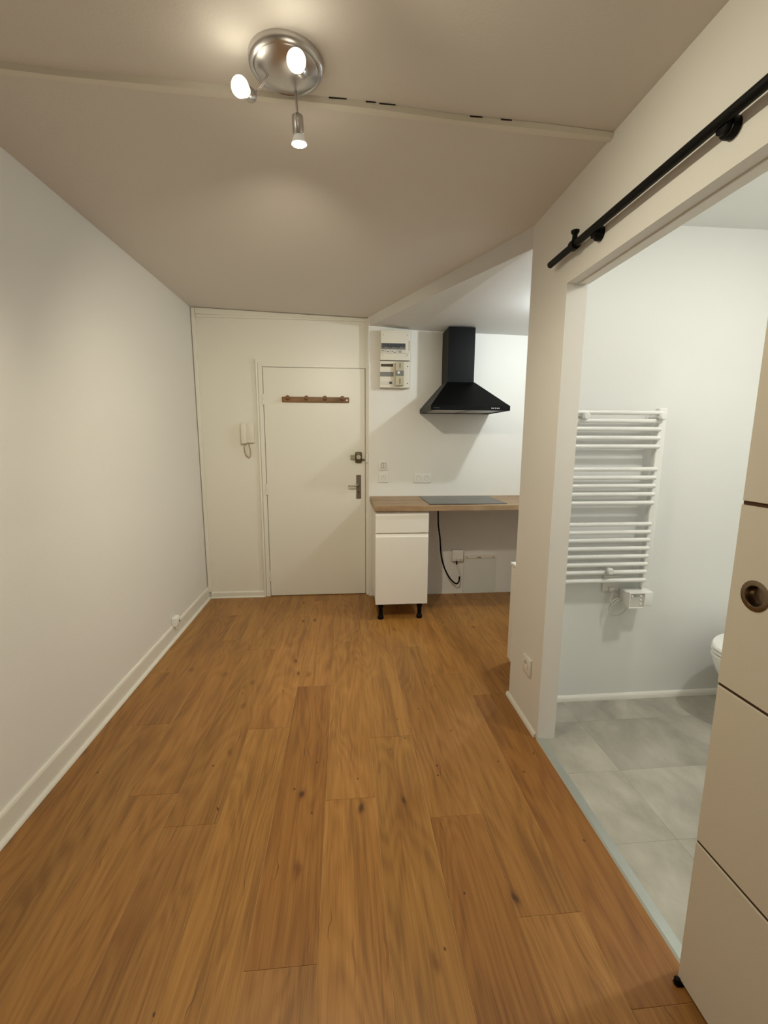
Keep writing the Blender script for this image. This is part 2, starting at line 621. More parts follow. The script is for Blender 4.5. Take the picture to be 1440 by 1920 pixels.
prism(bm, [(XL + 0.028, YB - a, z) for a, z in q], [(-0.712, YB - a, z) for a, z in q])
obj('quarter_round', bm, SKIRT, bb, smooth=True)
bm = bmesh.new()
q = [(0, 0)] + [(0.014 * math.cos(a), 0.022 * math.sin(a)) for a in [i * math.pi / 10 for i in range(6)]]
prism(bm, [(XR - a, JY + 0.012, z) for a, z in q], [(XR - a, PY + 0.012, z) for a, z in q])
struct('baseboard_right', bm, SKIRT, 'small quarter round bead at the foot of the wall end', 'baseboard', smooth=True)
bm = bmesh.new()
q = [(0, 0)] + [(0.016 * math.cos(a), 0.03 * math.sin(a)) for a in [i * math.pi / 10 for i in range(6)]]
prism(bm, [(XJ, BY - a, z) for a, z in q], [(XBR, BY - a, z) for a, z in q])
struct('baseboard_bath', bm, mat('bath_bead', rgb(240, 238, 230), 0.4), 'thin white bead along the bathroom wall', 'baseboard', smooth=True)

struct('trim_3', B(XL + 0.006, XL + 0.034, YB - 0.019, YB, 0.055, 2.396, bev=0.002), GLOSS, 'narrow vertical trim in the left corner of the door wall', 'trim')
struct('trim_4', B(XL + 0.037, 0.185, YB - 0.012, YB, 2.330, 2.351, bev=0.002), GLOSS, 'thin horizontal trim under the ceiling over the door', 'trim')
struct('trim_5', B(0.186, 0.206, YB - 0.03, YB, 0.0, 2.352, bev=0.003), GLOSS, 'vertical edge trim between entrance door and kitchen wall', 'trim')
# skim board under the ceiling, its top edge leaving an open crack
bm = bmesh.new()
prism(bm, [(XL + 0.037, YB - 0.018, 2.352), (0.188, YB - 0.018, 2.340), (0.188, YB, 2.340), (XL + 0.037, YB, 2.352)],
      [(XL + 0.037, YB - 0.018, 2.397), (0.188, YB - 0.018, 2.350), (0.188, YB, 2.350), (XL + 0.037, YB, 2.397)])
struct('trim_6', bm, GLOSS, 'painted filler board between door wall and ceiling', 'trim')
# door frame: left jamb strip, and the cable duct beside it
struct('trim_7', B(DL - 0.034, DL - 0.003, YB - 0.010, YB, 0.0, 1.985, bev=0.002), GLOSS, 'narrow left jamb of the entrance door frame', 'door frame')
bm = bmesh.new()
cyl(bm, (DL - 0.046, YB - 0.011, 0.0), (DL - 0.046, YB - 0.011, 2.005), 0.009, 12, 0.002)
duct = tag(obj('cable_pipe', bm, GLOSS, smooth=True), 'thin white painted pipe running down beside the entrance door', 'pipe')
obj('pipe_clip', B(DL - 0.056, DL - 0.036, YB - 0.022, YB, 1.992, 2.02, bev=0.003), GLOSS, duct)

struct('trim_8', B(0.926, XJ - 0.001, OY + 0.002, JY - 0.012, LINT - 0.005, LINT, bev=0.0015), GLOSS, 'thin batten under the lintel of the bathroom opening', 'trim')

# ------------------------------------------------------------------ entrance door
door = struct('door_1', B(DL + 0.004, DR - 0.004, YB - 0.004, YB + 0.036, 0.006, DT - 0.004, bev=0.0015), GLOSS, 'plain white painted entrance door', 'door')
for hz in (1.70, 0.95, 0.185):
    bm = bmesh.new()
    cyl(bm, (DL + 0.001, YB - 0.011, hz - 0.045), (DL + 0.001, YB - 0.011, hz), 0.0075, 12, 0.002)
    cyl(bm, (DL + 0.001, YB - 0.011, hz + 0.001), (DL + 0.001, YB - 0.011, hz + 0.045), 0.0075, 12, 0.002)
    obj('hinge', bm, GLOSS, door, smooth=True)
yd = YB - 0.004
pl = obj('handle_plate', B(0.100, 0.142, yd - 0.005, yd, 0.868, 1.076, bev=0.002), STEEL, door)
pl['label'] = 'worn steel handle plate with keyhole'
bm = bmesh.new()
tube(bm, [(0.118, yd - 0.004, 0.995), (0.118, yd - 0.036, 0.995), (0.112, yd - 0.050, 0.993), (0.09, yd - 0.053, 0.985), (0.06, yd - 0.053, 0.981), (0.030, yd - 0.052, 0.982)], 0.0075, 12)
obj('lever', bm, STEEL, pl, smooth=True)
bm = cyl(bmesh.new(), (0.118, yd - 0.004, 0.995), (0.118, yd - 0.018, 0.995), 0.012, 18, 0.003)
obj('lever_collar', bm, STEEL, pl, smooth=True)
obj('keyhole', B(0.117, 0.125, yd - 0.0056, yd - 0.0045, 0.912, 0.934), DARK, pl)
obj('screw', cyl(bmesh.new(), (0.121, yd - 0.0045, 1.062), (0.121, yd - 0.0058, 1.062), 0.004, 10), DARK, pl)
rl = obj('rim_lock', B(0.092, 0.150, yd - 0.030, yd, 1.180, 1.272, bev=0.010, seg=3), BRONZE, door, smooth=True)
rl['label'] = 'dark bronze rim lock with a round white cylinder'
obj('bolt_case', B(0.052, 0.094, yd - 0.018, yd, 1.205, 1.245, bev=0.003), mat('lock_grey', rgb(150, 146, 124), 0.4, metal=0.5), rl)
obj('lock_cylinder', cyl(bmesh.new(), (0.121, yd - 0.029, 1.228), (0.121, yd - 0.036, 1.228), 0.018, 20, 0.003), mat('lock_face', rgb(214, 208, 194), 0.3, metal=0.4), rl, smooth=True)
obj('key_slot', B(0.1195, 0.1225, yd - 0.0368, yd - 0.0355, 1.222, 1.236), DARK, rl)
obj('bolt', B(0.149, 0.172, yd - 0.014, yd - 0.002, 1.198, 1.212, bev=0.001), BRONZE, rl)
obj('lock_keeper', B(0.182, 0.205, YB - 0.042, YB - 0.028, 1.178, 1.262, bev=0.006, seg=3), GLOSS, door, smooth=True)

# coat rack on the door
rack = thing('coat_rack', 'brown wooden coat rack with four pegs on the entrance door', 'coat rack', (-0.232, yd, 1.70))
obj('rack_board', B(-0.510, 0.046, yd - 0.016, yd - 0.0002, 1.679, 1.724, bev=0.0075, seg=3), PEGW, rack, smooth=True)
for px in (-0.458, -0.306, -0.155, -0.012):
    bm = lathe(bmesh.new(), (px, yd - 0.014, 1.706), (0, -0.95, 0.30), [(0, 0), (0.010, 0), (0.010, 0.016), (0.0125, 0.024), (0.0165, 0.029), (0.017, 0.036), (0.012, 0.041), (0, 0.042)], 16)
    obj('peg', bm, PEGW, rack, smooth=True)
obj('screw', cyl(bmesh.new(), (0.026, yd - 0.0155, 1.700), (0.026, yd - 0.0172, 1.700), 0.004, 12), CHROME, rack)

# intercom handset
ic = thing('intercom', 'ivory wall intercom with handset and coiled cord left of the door', 'intercom', (-0.80, YB, 1.42))
obj('intercom_base', B(-0.812, -0.745, YB - 0.028, YB, 1.345, 1.500, bev=0.006, seg=3), OFFWH, ic, smooth=True)
bm = bmesh.new()
bx(bm, -0.850, -0.803, YB - 0.052, YB - 0.004, 1.338, 1.508, bev=0.010, seg=3)
obj('handset', bm, OFFWH, ic, smooth=True)
for i in range(3):
    for j in range(2):
        obj('speaker_hole', cyl(bmesh.new(), (-0.784 + j * 0.02, YB - 0.0275, 1.372 + i * 0.014), (-0.784 + j * 0.02, YB - 0.0284, 1.372 + i * 0.014), 0.0022, 8), mat('hole_tan', rgb(130, 112, 88), 0.7), ic)
bm = tube(bmesh.new(), [(-0.824, YB - 0.028, 1.338), (-0.828, YB - 0.026, 1.30), (-0.818, YB - 0.022, 1.25), (-0.797, YB - 0.018, 1.226), (-0.785, YB - 0.016, 1.235), (-0.782, YB - 0.016, 1.28), (-0.789, YB - 0.016, 1.318), (-0.790, YB - 0.018, 1.348)], 0.0052, 10)
obj('cord', bm, mat('cord_beige', rgb(176, 160, 130), 0.6), ic, smooth=True)

# ------------------------------------------------------------------ wall plates
def socket_holes(par, x, z, y, face):
    """french outlet in a plate that faces -y (face='y') or -x (face='x')"""
    d = (0, -1, 0) if face == 'y' else (-1, 0, 0)
    o = Vector((x, y, z)) if face == 'y' else Vector((y, x, z))
    D = Vector(d)
    ring = lathe(bmesh.new(), o, d, [(0.0205, -0.001), (0.0225, 0.0015), (0.0215, 0.0022), (0.0195, 0.0005), (0.019, -0.004), (0, -0.0042)], 24)
    r = obj('socket_well', ring, mat('well_white', rgb(214, 208, 196), 0.4), par, smooth=True)
    sd = Vector((1, 0, 0)) if face == 'y' else Vector((0, 1, 0))
    for s in (-1, 1):
        p = o + sd * (0.0095 * s) + Vector((0, 0, -0.002))
        obj('pin_hole', cyl(bmesh.new(), p - D * 0.005, p - D * 0.0030, 0.0034, 10), DARK, r)
    p = o + Vector((0, 0, 0.010))
    obj('earth_pin', cyl(bmesh.new(), p - D * 0.004, p + D * 0.004, 0.003, 10, 0.001), STEEL, r, smooth=True)
    return r


sw = thing('light_switch', 'white double light switch above the small socket by the worktop', 'switch', (0.332, YK, 1.158))
obj('plate', B(0.291, 0.373, YK - 0.009, YK, 1.119, 1.199, bev=0.003, seg=3), WHITEP, sw, smooth=True)
for s in (0, 1):
    obj('rocker', B(0.3105 + s * 0.0225, 0.331 + s * 0.0225, YK - 0.0125, YK - 0.008, 1.137, 1.180, bev=0.0015), mat('rocker', rgb(222, 216, 204), 0.4), sw)
obj('rocker_frame', B(0.308, 0.356, YK - 0.0098, YK - 0.0085, 1.1345, 1.1825), mat('rocker_gap', rgb(120, 110, 92), 0.6), sw)
s1 = thing('wall_socket', 'single white wall socket directly under the light switch', 'socket', (0.332, YK, 1.053))
obj('plate', B(0.291, 0.373, YK - 0.009, YK, 1.013, 1.093, bev=0.003, seg=3), WHITEP, s1, smooth=True)
socket_holes(s1, 0.332, 1.055, YK - 0.0092, 'y')
s2 = thing('wall_socket', 'white double wall socket below the range hood', 'socket', (0.670, YK, 1.05))
obj('plate', B(0.595, 0.746, YK - 0.009, YK, 1.010, 1.090, bev=0.003, seg=3), WHITEP, s2, smooth=True)
for x in (0.635, 0.706):
    socket_holes(s2, x, 1.052, YK - 0.0092, 'y')
s3 = thing('wall_socket', 'single white wall socket low on the wall end by the bathroom', 'socket', (XR, 1.942, 0.297))
obj('plate', B(XR - 0.010, XR, 1.900, 1.985, 0.255, 0.339, bev=0.003, seg=3), WHITEP, s3, smooth=True)
socket_holes(s3, 1.942, 0.299, XR - 0.0102, 'x')
ph = thing('phone_socket', 'small ivory surface mounted socket above the left baseboard', 'socket', (XL, 3.04, 0.10))
bm = bx(bmesh.new(), XL, XL + 0.034, 3.005, 3.075, 0.092, 0.158, bev=0.007, seg=3)
obj('socket_body', bm, WHITEP, ph, smooth=True)
obj('socket_lid', B(XL + 0.032, XL + 0.040, 3.014, 3.066, 0.100, 0.150, bev=0.003), WHITEP, ph, smooth=True)
obj('jack_hole', B(XL + 0.0395, XL + 0.0408, 3.046, 3.060, 0.114, 0.128), DARK, ph)
obj('cable_entry', B(XL + 0.013, XL + 0.030, 3.022, 3.052, 0.070, 0.095, bev=0.003), WHITEP, ph)

# ------------------------------------------------------------------ breaker panels
yp = YK - 0.062
bp = thing('breaker_panel', 'white breaker box with a dark window strip under the kitchen ceiling', 'breaker box', (0.42, YK, 2.02))
obj('case', B(0.296, 0.541, yp, YK, 2.012, 2.247, bev=0.005), OFFWH, bp)
obj('cover', B(0.301, 0.536, yp - 0.006, yp + 0.001, 2.064, 2.228, bev=0.003), OFFWH, bp)
wn = obj('window_strip', B(0.305, 0.502, yp - 0.0095, yp - 0.0055, 2.094, 2.142, bev=0.001), GREYP, bp)
for i in range(9):
    obj('breaker', B(0.311 + i * 0.0208, 0.3295 + i * 0.0208, yp - 0.0135, yp - 0.009, 2.106 + 0.004 * ((i * 5) % 3), 2.138, bev=0.001), BRKR, wn)
obj('label_strip', B(0.305, 0.502, yp - 0.0075, yp - 0.0055, 2.066, 2.091), mat('paper_label', rgb(214, 208, 196), 0.7), bp)
xx = 0.309
for wdt, zz in ((0.018, 2.083), (0.012, 2.081), (0.014, 2.076), (0.008, 2.082), (0.012, 2.077), (0.014, 2.072), (0.010, 2.083), (0.022, 2.083), (0.022, 2.075)):
    obj('ink_mark', B(xx, xx + wdt, yp - 0.0079, yp - 0.0074, zz - 0.0022, zz + 0.0022), PINK, bp)
    xx += wdt + 0.007 if wdt < 0.02 else 0.0
for px, pz in ((0.320, 2.206), (0.516, 2.206), (0.320, 2.050), (0.516, 2.050)):
    obj('screw', cyl(bmesh.new(), (px, yp - 0.0055, pz), (px, yp - 0.0072, pz), 0.004, 10), mat('screw_ivory', rgb(170, 162, 144), 0.5), bp)
obj('side_catch', B(0.528, 0.5375, yp - 0.0085, yp - 0.005, 2.085, 2.165, bev=0.001), mat('catch', rgb(196, 190, 172), 0.4), bp)

mp_ = thing('main_breaker_board', 'ivory main breaker board with grey switch block below the breaker box', 'breaker box', (0.41, YK, 1.80))
yq = YK - 0.054
obj('case', B(0.293, 0.538, yq, YK, 1.797, 2.006, bev=0.005), OFFWH, mp_)
obj('slot', B(0.304, 0.402, yq - 0.003, yq + 0.001, 1.962, 1.984), mat('slot_olive', rgb(72, 62, 40), 0.7), mp_)
obj('grey_band', B(0.297, 0.406, yq - 0.004, yq + 0.001, 1.886, 1.920, bev=0.001), GREYP, mp_)
obj('meter_label', B(0.302, 0.400, yq - 0.003, yq + 0.001, 1.822, 1.848), mat('paper_label', rgb(214, 208, 196), 0.7), mp_)
obj('meter_window', B(0.372, 0.394, yq - 0.0045, yq - 0.0025, 1.826, 1.844), BRKR, mp_)
blk = obj('switch_block', B(0.418, 0.488, yq - 0.032, yq + 0.001, 1.812, 1.994, bev=0.004), mat('block_ivory', rgb(186, 176, 150), 0.45), mp_)
obj('switch_band', B(0.422, 0.486, yq - 0.0345, yq - 0.031, 1.888, 1.928), GREYP, blk)
obj('test_button', cyl(bmesh.new(), (0.444, yq - 0.034, 1.912), (0.444, yq - 0.041, 1.912), 0.011, 16, 0.002), WHITEP, blk, smooth=True)
for z0, z1 in ((1.952, 1.986), (1.822, 1.866)):
    obj('switch_toggle', B(0.4545, 0.4585, yq - 0.0365, yq - 0.031, z0, z1, bev=0.0008), mat('toggle_dark', rgb(96, 86, 62), 0.6), blk)
for z in (1.966, 1.832):
    obj('screw_hole', cyl(bmesh.new(), (0.522, yq + 0.0005, z), (0.522, yq - 0.0010, z), 0.0045, 10), DARK, mp_)

# ------------------------------------------------------------------ range hood
hx0, hx1, hy0, hz0, hz1, hz2 = 0.637, 1.238, 3.297, 1.594, 1.628, 1.828
cx0, cx1, cy0 = 0.818, 1.030, 3.562
hood = thing('range_hood', 'black pyramid range hood with square chimney on the kitchen wall', 'range hood', (0.937, YK, 1.6))
obj('chimney', B(cx0, cx1, cy0, YK - 0.0005, hz2 - 0.004, 2.242, bev=0.0015), HOODB, hood)
bm = bmesh.new()
prism(bm, [(hx0, hy0, hz1), (hx1, hy0, hz1), (hx1, YK - 0.0005, hz1), (hx0, YK - 0.0005, hz1)],
      [(cx0 - 0.004, cy0 - 0.004, hz2), (cx1 + 0.004, cy0 - 0.004, hz2), (cx1 + 0.004, YK - 0.0005, hz2), (cx0 - 0.004, YK - 0.0005, hz2)])
obj('canopy', bm, HOODB, hood)
bm = bmesh.new()
T = 0.012
bx(bm, hx0, hx1, hy0, hy0 + T, hz0, hz1)
bx(bm, hx0, hx1, YK - T, YK - 0.0005, hz0, hz1)
bx(bm, hx0, hx0 + T, hy0 + T, YK - T, hz0, hz1)
bx(bm, hx1 - T, hx1, hy0 + T, YK - T, hz0, hz1)
lip = obj('rim', bm, HOODB, hood)
obj('underside', B(hx0 + T, hx1 - T, hy0 + T, YK - T, hz0 + 0.006, hz0 + 0.010), mat('hood_inner', rgb(60, 60, 58), 0.4), hood)
for a, b_ in ((hx0 + 0.05, 0.922), (0.952, hx1 - 0.09)):
    obj('grease_filter', B(a, b_, hy0 + 0.05, YK - 0.06, hz0 + 0.0025, hz0 + 0.0062, bev=0.001), FILT, hood)
for i in range(5):
    px = 1.098 + i * 0.0135
    obj('button', cyl(bmesh.new(), (px, hy0 + 0.001, 1.611), (px, hy0 - 0.003, 1.611), 0.0042, 12, 0.001), mat('button_silver', rgb(225, 225, 225), 0.25, metal=0.6), lip, smooth=True)
for i, wdt in enumerate((0.006, 0.004, 0.005, 0.006, 0.004)):
    obj('badge_mark', B(0.662 + i * 0.0085, 0.662 + i * 0.0085 + wdt, hy0 - 0.0005, hy0 + 0.0005, 1.608, 1.6125), mat('badge_grey', rgb(92, 92, 94), 0.5), lip)

# ------------------------------------------------------------------ worktop, hob, cabinet
wt = tag(obj('worktop', B(0.215, XKR - 0.001, 3.205, YK - 0.0005, 0.855, 0.895, bev=0.002), WOODT), 'oak laminate kitchen worktop along the wall', 'worktop')
hob = thing('hob', 'flush black glass hob set in the oak worktop', 'hob', (0.937, 3.49, 0.895))
obj('glass', B(0.636, 1.236, 3.252, 3.735, 0.8951, 0.8995, bev=0.0015), GLASSB, hob)
for hx, hy, hr in ((0.79, 3.62, 0.085), (0.79, 3.40, 0.10), (1.07, 3.62, 0.10), (1.07, 3.40, 0.085)):
    bm = lathe(bmesh.new(), (hx, hy, 0.8994), (0, 0, 1), [(hr, 0), (hr, 0.0003), (hr - 0.0025, 0.0003), (hr - 0.0025, 0)], 36)
    obj('cooking_zone_ring', bm, mat('zone_grey', rgb(70, 70, 72), 0.3), hob)

cb = thing('base_cabinet', 'white base cabinet with drawer and door on black legs', 'cabinet', (0.426, 3.5, 0))
X0, X1, YC = 0.226, 0.626, 3.226
obj('carcass', B(X0 + 0.002, X1 - 0.002, YC + 0.019, YK - 0.02, 0.130, 0.854, bev=0.001), LAQ, cb)


def lipped_front(z0, z1):
    """handleless front: its top edge is chamfered into a finger grip"""
    bm = bmesh.new()
    ch = 0.026
    prof = [(YC, z0), (YC, z1 - ch), (YC + 0.013, z1), (YC + 0.018, z1), (YC + 0.018, z0)]
    prism(bm, [(X0, y, z) for y, z in prof], [(X1, y, z) for y, z in prof])
    return bm


obj('drawer_front', lipped_front(0.689, 0.846), LAQ, cb)
obj('cabinet_door', lipped_front(0.129, 0.681), LAQ, cb)
for lx in (X0 + 0.043, X1 - 0.053):
    for ly in (3.266, YK - 0.08):
        bm = lathe(bmesh.new(), (lx, ly, 0.0), (0, 0, 1), [(0, 0), (0.022, 0), (0.023, 0.003), (0.023, 0.020), (0.019, 0.026), (0.0165, 0.030), (0.0165, 0.085), (0.019, 0.090), (0.026, 0.129), (0, 0.130)], 20)
        obj('leg', bm, BLACK, cb, smooth=True)

# hob cable, its junction box and the access panel under the worktop
jb = thing('junction_box', 'white square cable junction box on the wall under the worktop', 'junction box', (0.998, YK, 0.36))
obj('box', B(0.946, 1.046, YK - 0.040, YK, 0.312, 0.412, bev=0.005, seg=3), WHITEP, jb, smooth=True)
obj('cover_plate', B(0.953, 1.039, YK - 0.044, YK - 0.039, 0.332, 0.405, bev=0.002), WHITEP, jb)
for x in (0.985, 1.018):
    obj('screw', cyl(bmesh.new(), (x, YK - 0.0395, 0.322), (x, YK - 0.0412, 0.322), 0.004, 10), mat('screw_dark', rgb(90, 80, 64), 0.5), jb)
pc = thing('power_cable', 'black hob cable hanging in a loop from the worktop to the junction box', 'cable', (0.90, 3.72, 0.3))
bm = tube(bmesh.new(), [(0.795, 3.70, 0.856), (0.797, 3.70, 0.765), (0.803, 3.70, 0.648), (0.82, 3.70, 0.53), (0.833, 3.70, 0.387), (0.862, 3.70, 0.276), (0.915, 3.71, 0.175), (0.975, 3.72, 0.114), (1.004, 3.725, 0.128), (1.010, 3.73, 0.180)], 0.0068, 10)
obj('cable_sheath', bm, BLACK, pc, smooth=True)
bm = tube(bmesh.new(), [(1.010, 3.73, 0.178), (1.004, 3.735, 0.225), (0.992, 3.742, 0.262), (0.986, 3.745, 0.282)], 0.0072, 10)
obj('white_tape', bm, CABLEW, pc, smooth=True)
bm = tube(bmesh.new(), [(0.986, 3.745, 0.278), (0.985, 3.748, 0.296), (0.985, 3.75, 0.3112)], 0.0068, 10)
obj('cable_end', bm, BLACK, pc, smooth=True)
ap = thing('access_panel', 'pale board with screwed top strip on the wall under the worktop', 'panel', (1.2, YK, 0))
obj('board', B(1.058, 1.352, YK - 0.010, YK, 0.001, 0.325, bev=0.001), mat('panel_paint', rgb(220, 219, 211), 0.55), ap)
st = obj('top_strip', B(1.056, 1.354, YK - 0.014, YK, 0.327, 0.352, bev=0.002), OFFWH, ap)
for x in (1.084, 1.328):
    obj('screw', cyl(bmesh.new(), (x, YK - 0.0135, 0.338), (x, YK - 0.0158, 0.338), 0.0045, 10), mat('screw_dark', rgb(90, 80, 64), 0.5), st)
obj('notch', B(1.178, 1.216, YK - 0.0155, YK - 0.0135, 0.330, 0.342, bev=0.001), mat('notch_tan', rgb(166, 150, 122), 0.6), st)

# low white unit behind the wall end
lc = thing('low_cabinet', 'edge of a low white cabinet behind the wall end', 'cabinet', (1.3, 2.5, 0))
obj('carcass', B(1.018, 1.60, PY + 0.01, 2.520, 0.012, 0.632), LAQ, lc)
obj('top_panel', B(1.000, 1.62, PY + 0.005, 2.530, 0.632, 0.648, bev=0.002), LAQ, lc)
obj('side_door', B(1.002, 1.017, PY + 0.012, 2.516, 0.040, 0.626, bev=0.002), LAQ, lc)
obj('plinth', B(1.03, 1.58, PY + 0.02, 2.51, 0.0, 0.014), LAQ, lc)

# ------------------------------------------------------------------ sliding door and its rail
RX, RZ = 0.849, 2.087
rail = thing('door_rail', 'round black sliding door rail on the right wall', 'rail', (RX, 1.0, RZ))
bm = cyl(bmesh.new(), (RX, -0.25, RZ), (RX, 1.892, RZ), 0.0128, 24, 0.003)
obj('rail_tube', bm, BLACK, rail, smooth=True)
for y in (1.575, 1.052, 0.45, -0.12):
    bm = lathe(bmesh.new(), (XR - 0.0003, y, RZ - 0.012), (-1, 0, 0), [(0, 0), (0.023, 0), (0.023, 0.014), (0.021, 0.018), (0.016, 0.020), (0.016, 0.030), (0, 0.032)], 24)
    obj('wall_bracket', bm, BLACK, rail, smooth=True)
bm = cyl(bmesh.new(), (RX, 1.682, RZ), (RX, 1.710, RZ), 0.019, 20, 0.002)
stp = obj('rail_stop', bm, BLACK, rail, smooth=True)
bm = lathe(bmesh.new(), (RX, 1.696, RZ + 0.012), (0, 0, 1), [(0, 0), (0.010, 0), (0.009, 0.022), (0.015, 0.030), (0.015, 0.036), (0, 0.037)], 18)
obj('stop_knob', bm, BLACK, stp, smooth=True)

DX0, DX1, DXB = 0.845, 0.861, 0.875
DY0, DY1, DZ0 = -0.075, 0.866, 0.012
sd = thing('sliding_door', 'open off white sliding barn door with horizontal grooves at the right edge', 'door', (0.86, 0.4, 0.012))
obj('core', B(DX1, DXB, DY0 + 0.001, DY1 - 0.001, DZ0, 2.03), RAWMDF, sd)
obj('edge_band', B(DX1 - 0.002, DXB + 0.0006, DY1 - 0.001, DY1 + 0.0005, DZ0, 2.03), DOORW, sd)
grooves = [DZ0 - 0.003, 0.418, 0.833, 1.250, 1.666, 2.033]
for g_ in grooves[1:5]:
    obj('groove_strip', B(DX0 + 0.0035, DX1, DY0 + 0.0005, DY1 - 0.0005, g_ - 0.0041, g_ + 0.0041), RAWMDF, sd)
HY, HZ, HR = 0.807, 1.062, 0.0255
for i in range(5):
    z0, z1 = grooves[i] + 0.0042, grooves[i + 1] - 0.0042
    if not (z0 < HZ < z1):
        obj('door_panel', B(DX0, DX1, DY0, DY1, z0, z1, bev=0.0012, seg=1), DOORW, sd)
        continue
    bm = bmesh.new()
    n = 40
    ends = []
    for X in (DX0, DX1):
        o4 = [bm.verts.new((X, y, z)) for y, z in ((DY0, z0), (DY1, z0), (DY1, z1), (DY0, z1))]
        ci = [bm.verts.new((X, HY + HR * math.cos(2 * math.pi * k / n), HZ + HR * math.sin(2 * math.pi * k / n))) for k in range(n)]
        es = [bm.edges.new((o4[k], o4[(k + 1) % 4])) for k in range(4)] + [bm.edges.new((ci[k], ci[(k + 1) % n])) for k in range(n)]
        bmesh.ops.triangle_fill(bm, edges=es, use_beauty=True)
        ends.append((o4, ci))
    for k in range(4):
        bm.faces.new((ends[0][0][k], ends[0][0][(k + 1) % 4], ends[1][0][(k + 1) % 4], ends[1][0][k]))
    for k in range(n):
        bm.faces.new((ends[0][1][k], ends[0][1][(k + 1) % n], ends[1][1][(k + 1) % n], ends[1][1][k]))
    bmesh.ops.recalc_face_normals(bm, faces=bm.faces[:])
    obj('door_panel', bm, DOORW, sd)
bm = lathe(bmesh.new(), (DX0, HY, HZ), (-1, 0, 0), [(0.0245, -0.0145), (0.0325, 0.0004), (0.0325, 0.0014), (0.031, 0.0022), (0.022, 0.0022), (0.0212, 0.0014), (0.0205, -0.004), (0.0190, -0.012), (0.017, -0.0145), (0, -0.0148)], 40)
ph_ = obj('pull_handle', bm, NICKEL, sd, smooth=True)
ph_['label'] = 'round recessed nickel finger pull'
for y in (0.70, 0.10):
    hg = obj('hanger_strap', B(0.8405, DX0, y - 0.02, y + 0.02, 1.85, 2.065, bev=0.001), BLACK, sd)
    obj('hanger_wheel', cyl(bmesh.new(), (RX - 0.012, y, RZ - 0.0335), (RX + 0.0155, y, RZ - 0.0335), 0.0200, 24, 0.003), BLACK, hg, smooth=True)
fg = thing('floor_guide', 'small black floor guide under the sliding door corner', 'door guide', (0.85, 0.85, 0))
bm = lathe(bmesh.new(), (0.838, 0.858, 0.0), (0, 0, 1), [(0, 0), (0.0075, 0), (0.0075, 0.016), (0.006, 0.018), (0, 0.018)], 18)
obj('guide_roller', bm, BLACK, fg, smooth=True)
obj('guide_plate', B(0.832, 0.880, 0.850, 0.866, 0.0, 0.0025, bev=0.0008), BLACK, fg)

# ------------------------------------------------------------------ bathroom: towel radiator
rad = thing('towel_radiator', 'white ladder towel radiator on the bathroom wall', 'radiator', (1.29, BY, 0.64))
for xa, xb in ((1.045, 1.088), (1.487, 1.530)):
    bm = bx(bmesh.new(), xa, xb, 2.022, 2.055, 0.645, 1.531, bev=0.006, seg=3)
    obj('post', bm, ENAMEL, rad, smooth=True)
zs = [1.507, 1.469, 1.432, 1.3905, 1.3505, 1.243, 1.2025, 1.1625, 1.1225, 1.080, 0.975, 0.935, 0.8955, 0.8535, 0.813, 0.7725, 0.733, 0.690]
bar_me = None
for z in zs:
    if bar_me is None:
        bm = cyl(bmesh.new(), (1.060, 2.014, 0), (1.497, 2.014, 0), 0.0106, 16, 0.003)
        o = obj('rung', bm, ENAMEL, rad, smooth=True)
        bar_me = o.data
        inv = o.matrix_parent_inverse.copy()
    else:
        o = bpy.data.objects.new('rung', bar_me)
        COL.objects.link(o)
        o.parent = rad
        o.matrix_parent_inverse = inv
    o.location = (0, 0, z)
for x, z in ((1.110, 1.489), (1.484, 1.489), (1.292, 0.745)):
    bm = lathe(bmesh.new(), (x, BY, z), (0, -1, 0), [(0, 0), (0.016, 0), (0.016, 0.006), (0.009, 0.010), (0.009, 0.086), (0.0165, 0.090), (0.0170, 0.104), (0.013, 0.109), (0, 0.110)], 20)
    obj('wall_bracket', bm, ENAMEL, rad, smooth=True)
th = obj('thermostat', B(1.398, 1.532, 1.990, 2.060, 0.560, 0.634, bev=0.006, seg=3), ENAMEL, rad, smooth=True)
obj('neck', B(1.492, 1.526, 2.026, 2.052, 0.630, 0.650), ENAMEL, rad)
bm = bmesh.new()
for a, b_, c, d in ((1.392, 1.474, 0.558, 0.562), (1.392, 1.474, 0.634, 0.638), (1.392, 1.396, 0.562, 0.634), (1.470, 1.474, 0.562, 0.634)):
    bx(bm, a, b_, 1.968, 1.992, c, d)
obj('panel_frame', bm, ENAMEL, th)
obj('control_panel', B(1.396, 1.470, 1.974, 1.991, 0.562, 0.634), mat('panel_grey', rgb(206, 206, 200), 0.4), th)
for x, z in ((1.407, 0.620), (1.452, 0.620), (1.453, 0.600), (1.454, 0.580)):
    obj('button', cyl(bmesh.new(), (x, 1.9745, z), (x, 1.970, z), 0.0055, 14, 0.0015), WHITEP, th, smooth=True)
obj('display', B(1.417, 1.440, 1.9725, 1.9745, 0.616, 0.625), mat('display_grey', rgb(168, 168, 160), 0.3), th)
path = []
for i in range(25):
    a = math.pi / 2 + 2 * math.pi * i / 24 * 1.15
    rr = 0.043 + 0.003 * math.sin(a * 2)
    path.append((1.384 + rr * math.cos(a), 2.052 - 0.0009 * i, 0.536 + rr * math.sin(a)))
bm = tube(bmesh.new(), [(1.408, 2.03, 0.582), (1.395, 2.045, 0.582)] + path + [(1.345, 2.05, 0.570), (1.358, 2.06, 0.595), (1.360, 2.064, 0.609)], 0.0026, 8, 4)
obj('cord', bm, CABLEW, rad, smooth=True)
ou = thing('cable_outlet', 'white cable outlet on the bathroom wall behind the towel radiator', 'outlet', (1.36, BY, 0.64))
obj('plate', B(1.318, 1.402, BY - 0.010, BY, 0.610, 0.694, bev=0.003), WHITEP, ou)
